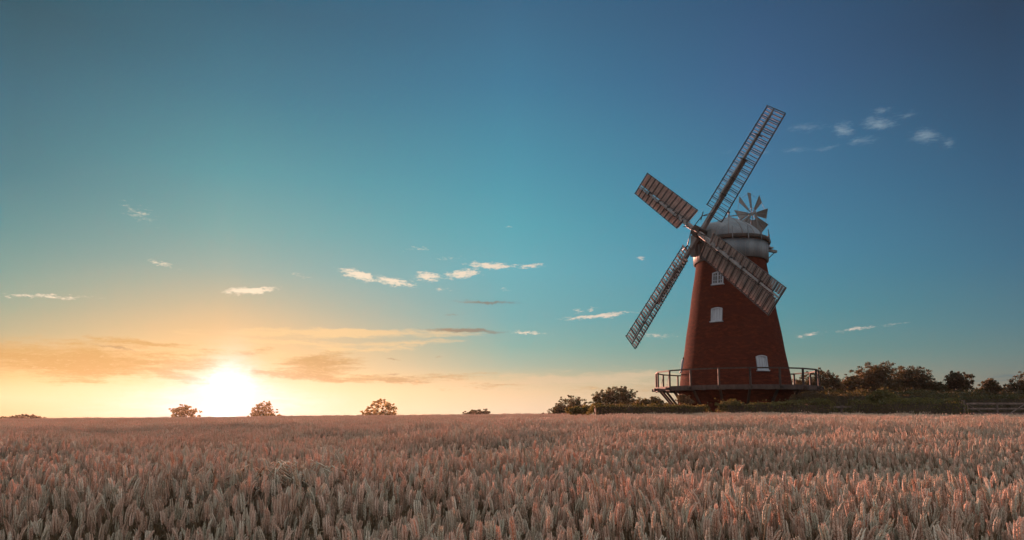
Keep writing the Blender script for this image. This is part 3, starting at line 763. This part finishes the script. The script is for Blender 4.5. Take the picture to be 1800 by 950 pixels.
hedge('hedge in front of the right half of the windmill with yellow tipped top', 1260, 1468, 708, 705, 42.4, 1.4, M['leaf_hedge'], .085, 52, .13, group=hg)
hedge('overgrown hedge between the rail fence and the field gate', 1488, 1692, 706, 702, 42.0, 1.5, M['leaf_hedge'], .085, 53, .12, group=hg)
hedge('uneven taller hedge behind the field gate', 1632, 1850, 697, 694, 49, 1.6, M['leaf_dark'], .10, 54, .16, 360, group=hg)
hedge('long dark scrub line in the shade behind the taller hedge and gate', 1560, 1880, 690, 693, 60, 2.4, M['leaf_warm'], .13, 56, .28, 360)
hedge('rough undergrowth strip below the dark trees', 1390, 1725, 691, 690, 52, 2.0, M['leaf_dark'], .11, 55, .2, 330)
tree('shrub', 'yellowish sunlit bush poking above the overgrown hedge', 'bush', 1550, 45, [(1550,694,12,9),(1540,700,14,8),(1565,700,12,7)], .10, M['leaf_hedge'], 100, 24, .24, 61, trunk=False)
tree('shrub', 'bright leafy shoots on the left end of the right hedge', 'bush', 1292, 42.2, [(1290,711,12,7),(1272,716,10,8)], .09, M['leaf_hedge'], 70, 24, .2, 62, trunk=False)

# rail fence in the hedge gap, and the field gate
Yf = 43.4; a = at(1458, 712, Yf); b = at(1500, 712, Yf); fz = gzs((a.x+b.x)/2, Yf)
fe_ = empty('rail_fence', ((a.x+b.x)/2, Yf, fz)); tag(fe_, 'short dark rail fence closing the gap between two hedges', 'fence'); hw = (b.x - a.x)/2
for s_ in (-1, 0, 1):
    p = MB(); p.frame((s_*hw, 0, .62), (1,0,0), (0,1,0), (0,0,1), .06, .05, .72, ch=.012); p.build('post', M['fence'], fe_)
for hz in (.45, .85, 1.22):
    p = MB(); p.frame((0, -.075, hz), (0,1,0), (0,0,1), (1,0,0), .022, .06, hw + .1); p.build('rail', M['fence'], fe_)
Yg = 41.6; a = at(1697, 708, Yg); b = at(1806, 708, Yg); fz = gzs((a.x+b.x)/2, Yg); gw = (b.x - a.x)/2; gh = a.z - fz
gt = empty('field_gate', ((a.x+b.x)/2, Yg, fz)); tag(gt, 'weathered five bar timber field gate at the right edge of the field', 'gate')
for s_ in (-1, 1):
    p = MB(); p.frame((s_*(gw + .12), .02, (gh + .14)/2 - .1), (1,0,0), (0,1,0), (0,0,1), .085, .085, (gh + .14)/2 + .1, ch=.02); p.build('gate_post', M['fence'], gt)
z_b = max(.25, gh - 1.15)
for i in range(5):
    hz = z_b + (gh - .06 - z_b)*(i/4)**1.15
    p = MB(); p.frame((0, 0, hz), (0,1,0), (0,0,1), (1,0,0), .02, .045 if i < 4 else .055, gw); p.build('bar', M['fence'], gt)
for xx in (-gw + .05, 0, gw - .05):
    p = MB(); p.frame((xx, -.045, (z_b + gh)/2 - .03), (1,0,0), (0,1,0), (0,0,1), .045, .02, (gh - z_b)/2 + .03); p.build('stile', M['fence'], gt)
for x0, x1 in ((-gw + .1, 0), (gw - .1, 0)):
    p = MB(); p.bar((x0, .045, gh - .08), (x1, .045, z_b), .035, .08, up=(0,1,0)); p.build('diagonal_brace', M['fence'], gt)

# ---------------------------------------------------------------- wheat
def plant(rs, lod, ox=0, oy=0, mb=None):
    """one stalk of ripe wheat: straw, drying leaves and the ear with its rows of spikelets"""
    mb = mb or MB(); H = .80*rs.uniform(.90, 1.07); az = rs.uniform(0, 2*math.pi); lean = rs.uniform(.01, .06); nod = rs.choice([.05, .08, .12, .18, .25, .4, .6])
    hx, hy = math.cos(az), math.sin(az)
    n = 6 if lod == 0 else 3; pts = []
    Ls = H - .085
    for i in range(n+1):
        q = i/n; b = lean*q**2*Ls*2.0; pts.append(Vector((ox + hx*b, oy + hy*b, Ls*q)))
    mb.tube(pts, [.0021*(1 - .4*i/n) for i in range(n+1)], 5 if lod == 0 else 3, 1, True, False)
    # ear axis: curves on by the nod angle
    ne = 11 if lod == 0 else (7 if lod == 1 else 4); EL_ = rs.uniform(.052, .074); ang = math.atan2(lean*4*Ls, 1.0)*.5
    p = pts[-1].copy(); axis = []
    for i in range(ne+1):
        a = ang + nod*(i/ne); d = Vector((hx*math.sin(a), hy*math.sin(a), math.cos(a))); axis.append((p.copy(), d)); p = p + d*(EL_/ne)
    roll = rs.uniform(0, math.pi)
    if lod == 2:
        for i in range(1):
            k = 5; vs = []; fs = []
            for j, (q, wd) in enumerate(((0, .0028), (.25, .0072), (.6, .0068), (.9, .004), (1.05, .0006))):
                pp = axis[0][0].lerp(axis[-1][0], q)
                for e in range(k): vs.append(pp + Vector((math.cos(2*math.pi*e/k + roll)*wd, math.sin(2*math.pi*e/k + roll)*wd, 0)))
            for j in range(4):
                for e in range(k): fs.append((j*k+e, j*k+(e+1) % k, (j+1)*k+(e+1) % k, (j+1)*k+e))
            mb.add(vs, fs, 0, False)
    else:
        for i, (p, d) in enumerate(axis):
            side = Vector((math.cos(roll), math.sin(roll), 0)); side = (side - d*side.dot(d)).normalized(); oth = d.cross(side)
            prof = (.42 + .80*math.sin(math.pi*min(1, (i + 2.2)/(ne + 3.0))**.9))
            for s_, fat in ((1, 1.0), (-1, 1.0), (0, .75)) if lod == 0 else ((1, 1.1), (-1, 1.1)):
                if s_ == 0 and i == 0: continue
                off = side*s_*.0038 + (oth*(.0024 if i % 2 else -.0024) if s_ == 0 else Vector())
                base = p + off + d*((.5 if s_ > 0 else 0)*EL_/ne)
                dirn_ = (d + side*s_*.42 + oth*(.30*(1 if i % 2 else -1) if s_ == 0 else rs.uniform(-.12, .12))).normalized()
                ln = .0118*prof*rs.uniform(.88, 1.12); wd = .0035*prof*fat
                xx = dirn_.cross(Vector((.31, .77, .55))).normalized(); yy = dirn_.cross(xx); k = 5 if lod == 0 else 4
                vs = [base]; fs = []
                rings_ = ((.28, .92), (.60, .95), (.86, .5)) if lod == 0 else ((.45, 1.0),)
                for q, wq in rings_:
                    for e in range(k): vs.append(base + dirn_*(ln*q) + xx*math.cos(2*math.pi*e/k)*wd*wq + yy*math.sin(2*math.pi*e/k)*wd*wq)
                tip = base + dirn_*ln*1.12 + d*(ln*(.25 if i < ne - 2 else .5)); vs.append(tip); T_ = len(vs) - 1
                for e in range(k): fs.append((0, 1+(e+1) % k, 1+e))
                for r_ in range(len(rings_)-1):
                    for e in range(k): fs.append((1+r_*k+e, 1+r_*k+(e+1) % k, 1+(r_+1)*k+(e+1) % k, 1+(r_+1)*k+e))
                b0 = 1+(len(rings_)-1)*k
                for e in range(k): fs.append((b0+e, b0+(e+1) % k, T_))
                mb.add(vs, fs, 0, True)
    nl = (2 if lod == 0 else 1)
    if lod < 2 or rs.random() < .5:
        for _ in range(nl):                                     # withered leaves
            z = rs.uniform(.50, .78)*Ls if _ == 0 else rs.uniform(.3, .7)*Ls; a = rs.uniform(0, 2*math.pi); ln = rs.uniform(.08, .17); up0 = rs.uniform(.2, 1.2); k = 6 if lod == 0 else 3
            q = z/Ls; b = lean*q**2*Ls*2; p = Vector((ox + hx*b, oy + hy*b, z)); vs = []; fs = []
            for i in range(k+1):
                t_ = i/k; wd = .0045*(1 - t_**2)*(1.0 if lod < 2 else 1.5) + .0004; el = up0 - 2.3*t_; tw = t_*rs.uniform(.5, 1.6)
                sd_ = Vector((-math.sin(a)*math.cos(tw), math.cos(a)*math.cos(tw), math.sin(tw))); vs += [p - sd_*wd, p + sd_*wd]
                p = p + Vector((math.cos(a)*math.cos(el), math.sin(a)*math.cos(el), math.sin(el)))*(ln/k)
            for i in range(k): fs.append((2*i, 2*i+1, 2*i+3, 2*i+2))
            mb.add(vs, fs, 1, True)
    return mb
def wheat():
    rs = random.Random(5); rng = np.random.default_rng(5); protos = []
    for k in range(14): protos.append((0, plant(rs, 0)))
    for k in range(8):
        mb = MB()
        for i in range(9): plant(rs, 1, rs.uniform(-.11, .11), rs.uniform(-.11, .11), mb)
        protos.append((1, mb))
    for k in range(8):
        mb = MB()
        for i in range(24): plant(rs, 2, rs.uniform(-.26, .26), rs.uniform(-.26, .26), mb)
        protos.append((2, mb))
    ids = {l: [i for i, p in enumerate(protos) if p[0] == l] for l in (0, 1, 2)}
    P = []; ROT = []; SC = []; VAR = []
    def scatter(y0, y1, dens_, lod):
        xm = y1*1.02 + 2.5
        area = (y1 - y0)*2*xm; n = int(area*dens_)
        x = rng.uniform(-xm, xm, n); y = rng.uniform(y0, y1, n)
        ok = np.abs(x) < y*.84 + 2.4
        az = np.degrees(np.arctan2(x, y)); ok &= (y < field_edge(az) + (vnoise(x*.8, y*0, 4) - .5)*.6)
        ok &= ~((y > 86) & (y < 88.5) & (az < 2))                # a tramline across the far field
        x, y, az = x[ok], y[ok], az[ok]; n = len(x)
        z = gz(x, y)
        hgt = 1.0 + .26*(vnoise(x*.30 + 31, y*.36 + 7, 21) - .5) + .22*(vnoise(x*.9 + 3, y*1.1, 22) - .5) + .10*(vnoise(x*2.6, y*2.6 + 3, 24) - .5)
        hgt = 1 + (hgt - 1)*np.interp(y, [3, 12, 30], [1.0, .9, .45])
        hgt *= 1 + .095*(rng.random(n)*2 - 1)
        if lod == 2: hgt *= np.where(rng.random(n) < .03, 1.13, 1)
        if lod == 0: hgt *= np.where(y < 3.2, .96, 1)
        wind = .10*(vnoise(x*.5, y*.5, 23) - .35)
        rot = np.stack([rng.normal(0, .085, n) - .02, rng.normal(0, .085, n) + wind*.9, rng.uniform(0, 2*math.pi, n)], 1)
        P.append(np.stack([x, y, z - .01], 1)); ROT.append(rot); SC.append(hgt); VAR.append(rng.choice(ids[lod], n))
    scatter(1.25, 3.2, 430, 0); scatter(3.2, 8.5, 390, 0); scatter(8.5, 24, 42, 1); scatter(24, 97, 14, 2)
    P, ROT, SC, VAR = np.concatenate(P), np.concatenate(ROT), np.concatenate(SC), np.concatenate(VAR)
    print('wheat points', len(P), 'proto faces', sum(len(p[1].f) for p in protos))
    V = []; Fc = []; MI = []; SMO = []; PR = []; base = 0
    for i, (l, mb) in enumerate(protos):
        V += mb.v; Fc += [tuple(base + j for j in f) for f in mb.f]; MI += mb.m; SMO += mb.sm; PR += [i + 1]*len(mb.v); base += len(mb.v)
    n0 = len(V)
    me = bpy.data.meshes.new('wheat_crop'); me.from_pydata(V + [tuple(p) for p in P.tolist()], [], Fc)
    me.materials.append(M['ear']); me.materials.append(M['stalk'])
    me.polygons.foreach_set('material_index', MI); me.polygons.foreach_set('use_smooth', SMO)
    N = n0 + len(P)
    def attr(nm, ty, arr, key='value'):
        at_ = me.attributes.new(nm, ty, 'POINT'); at_.data.foreach_set(key, arr)
    attr('proto', 'INT', np.concatenate([np.array(PR), np.zeros(len(P), int)]).astype(np.int32))
    attr('kind_of', 'INT', np.concatenate([np.zeros(n0, int), VAR + 1]).astype(np.int32))
    attr('size', 'FLOAT', np.concatenate([np.ones(n0), SC]).astype(np.float32))
    attr('turn', 'FLOAT_VECTOR', np.concatenate([np.zeros((n0, 3)), ROT]).astype(np.float32).ravel(), 'vector')
    o = bpy.data.objects.new('wheat_crop', me); COL.objects.link(o)
    ng = bpy.data.node_groups.new('wheat_scatter', 'GeometryNodeTree')
    ng.interface.new_socket('Geometry', in_out='INPUT', socket_type='NodeSocketGeometry'); ng.interface.new_socket('Geometry', in_out='OUTPUT', socket_type='NodeSocketGeometry')
    NN, LL = ng.nodes, ng.links
    gi = NN.new('NodeGroupInput'); go = NN.new('NodeGroupOutput'); jn = NN.new('GeometryNodeJoinGeometry'); LL.new(jn.outputs[0], go.inputs[0])
    def named(nm, ty):
        x = NN.new('GeometryNodeInputNamedAttribute'); x.data_type = ty; x.inputs['Name'].default_value = nm; return x.outputs['Attribute']
    pr, kd, sz, tn = named('proto', 'INT'), named('kind_of', 'INT'), named('size', 'FLOAT'), named('turn', 'FLOAT_VECTOR')
    e2r = NN.new('FunctionNodeEulerToRotation'); LL.new(tn, e2r.inputs[0])
    def eq(src, val):
        c = NN.new('FunctionNodeCompare'); c.data_type = 'INT'; c.operation = 'EQUAL'; LL.new(src, c.inputs[2]); c.inputs[3].default_value = val; return c.outputs[0]
    def separate(src, sel):
        s_ = NN.new('GeometryNodeSeparateGeometry'); s_.domain = 'POINT'; LL.new(src, s_.inputs[0]); LL.new(sel, s_.inputs[1]); return s_.outputs[0]
    for i in range(len(protos)):
        pm = separate(gi.outputs[0], eq(pr, i + 1)); pts = separate(gi.outputs[0], eq(kd, i + 1))
        io = NN.new('GeometryNodeInstanceOnPoints'); LL.new(pts, io.inputs['Points']); LL.new(pm, io.inputs['Instance'])
        LL.new(e2r.outputs[0], io.inputs['Rotation']); LL.new(sz, io.inputs['Scale']); LL.new(io.outputs[0], jn.inputs[0])
    md = o.modifiers.new('scatter', 'NODES'); md.node_group = ng
    tag(o, 'field of ripe wheat ears filling the foreground up to the hedge', 'wheat', kind='stuff')
wheat()
# tufts of tall wild grass bowing over the wheat
def tuft(px, py, Y, label, seed):
    rs = random.Random(seed); b = at(px, py, Y); bz = gzs(b.x, Y); mb = MB()
    for i in range(46):
        a = rs.gauss(-.3, .8); x, y = rs.gauss(0, .09), rs.gauss(0, .09); H = rs.uniform(.86, 1.0)*(b.z - bz + .02)/.79; pts = []
        for k in range(9):
            q = k/8; r_ = .34*max(0, q - .55)**1.5*3.0*rs.uniform(.95, 1.05); z = H*(q if q < .75 else .75 + (q - .75)*1.0 - (q - .75)**2*3.6)
            pts.append((x + math.cos(a)*r_, y + math.sin(a)*r_, z))
        mb.tube(pts, [.0018]*6 + [.0042, .0055, .0012], 4, 0)
        for j in range(10):
            p = Vector(pts[6]).lerp(Vector(pts[8]), rs.random()); mb.tube([p, p + Vector((rs.gauss(0, .015) + math.cos(a)*.02, rs.gauss(0, .015), -rs.uniform(.01, .05)))], [.0016, .0006], 3, 0)
    o = mb.build('grass_tuft', M['ear'], None, (b.x, Y, bz)); tag(o, label, 'grass tuft', 'wild grass tufts standing above the wheat')
tuft(432, 829, 4.3, 'smaller bowed tuft of pale wild grass in the wheat below the sun', 71)
tuft(502, 822, 4.4, 'larger bowed tuft of pale wild grass right of the smaller tuft', 72)

# ---------------------------------------------------------------- haze added for a warm glow towards the sun
def haze():
    m, gg, out = mat('added_warm_haze'); p = gg.n('ShaderNodeVolumePrincipled')
    p.inputs['Color'].default_value = (1.0, .86, .70, 1); p.inputs['Density'].default_value = .00009; p.inputs['Anisotropy'].default_value = .6
    m.node_tree.links.new(p.outputs[0], out.inputs['Volume'])
    mb = MB(); mb.frame((0, 0, 4.0), (1,0,0), (0,1,0), (0,0,1), 660, 660, 19.5); o = mb.build('haze', m); tag(o, kind='stuff')
haze()
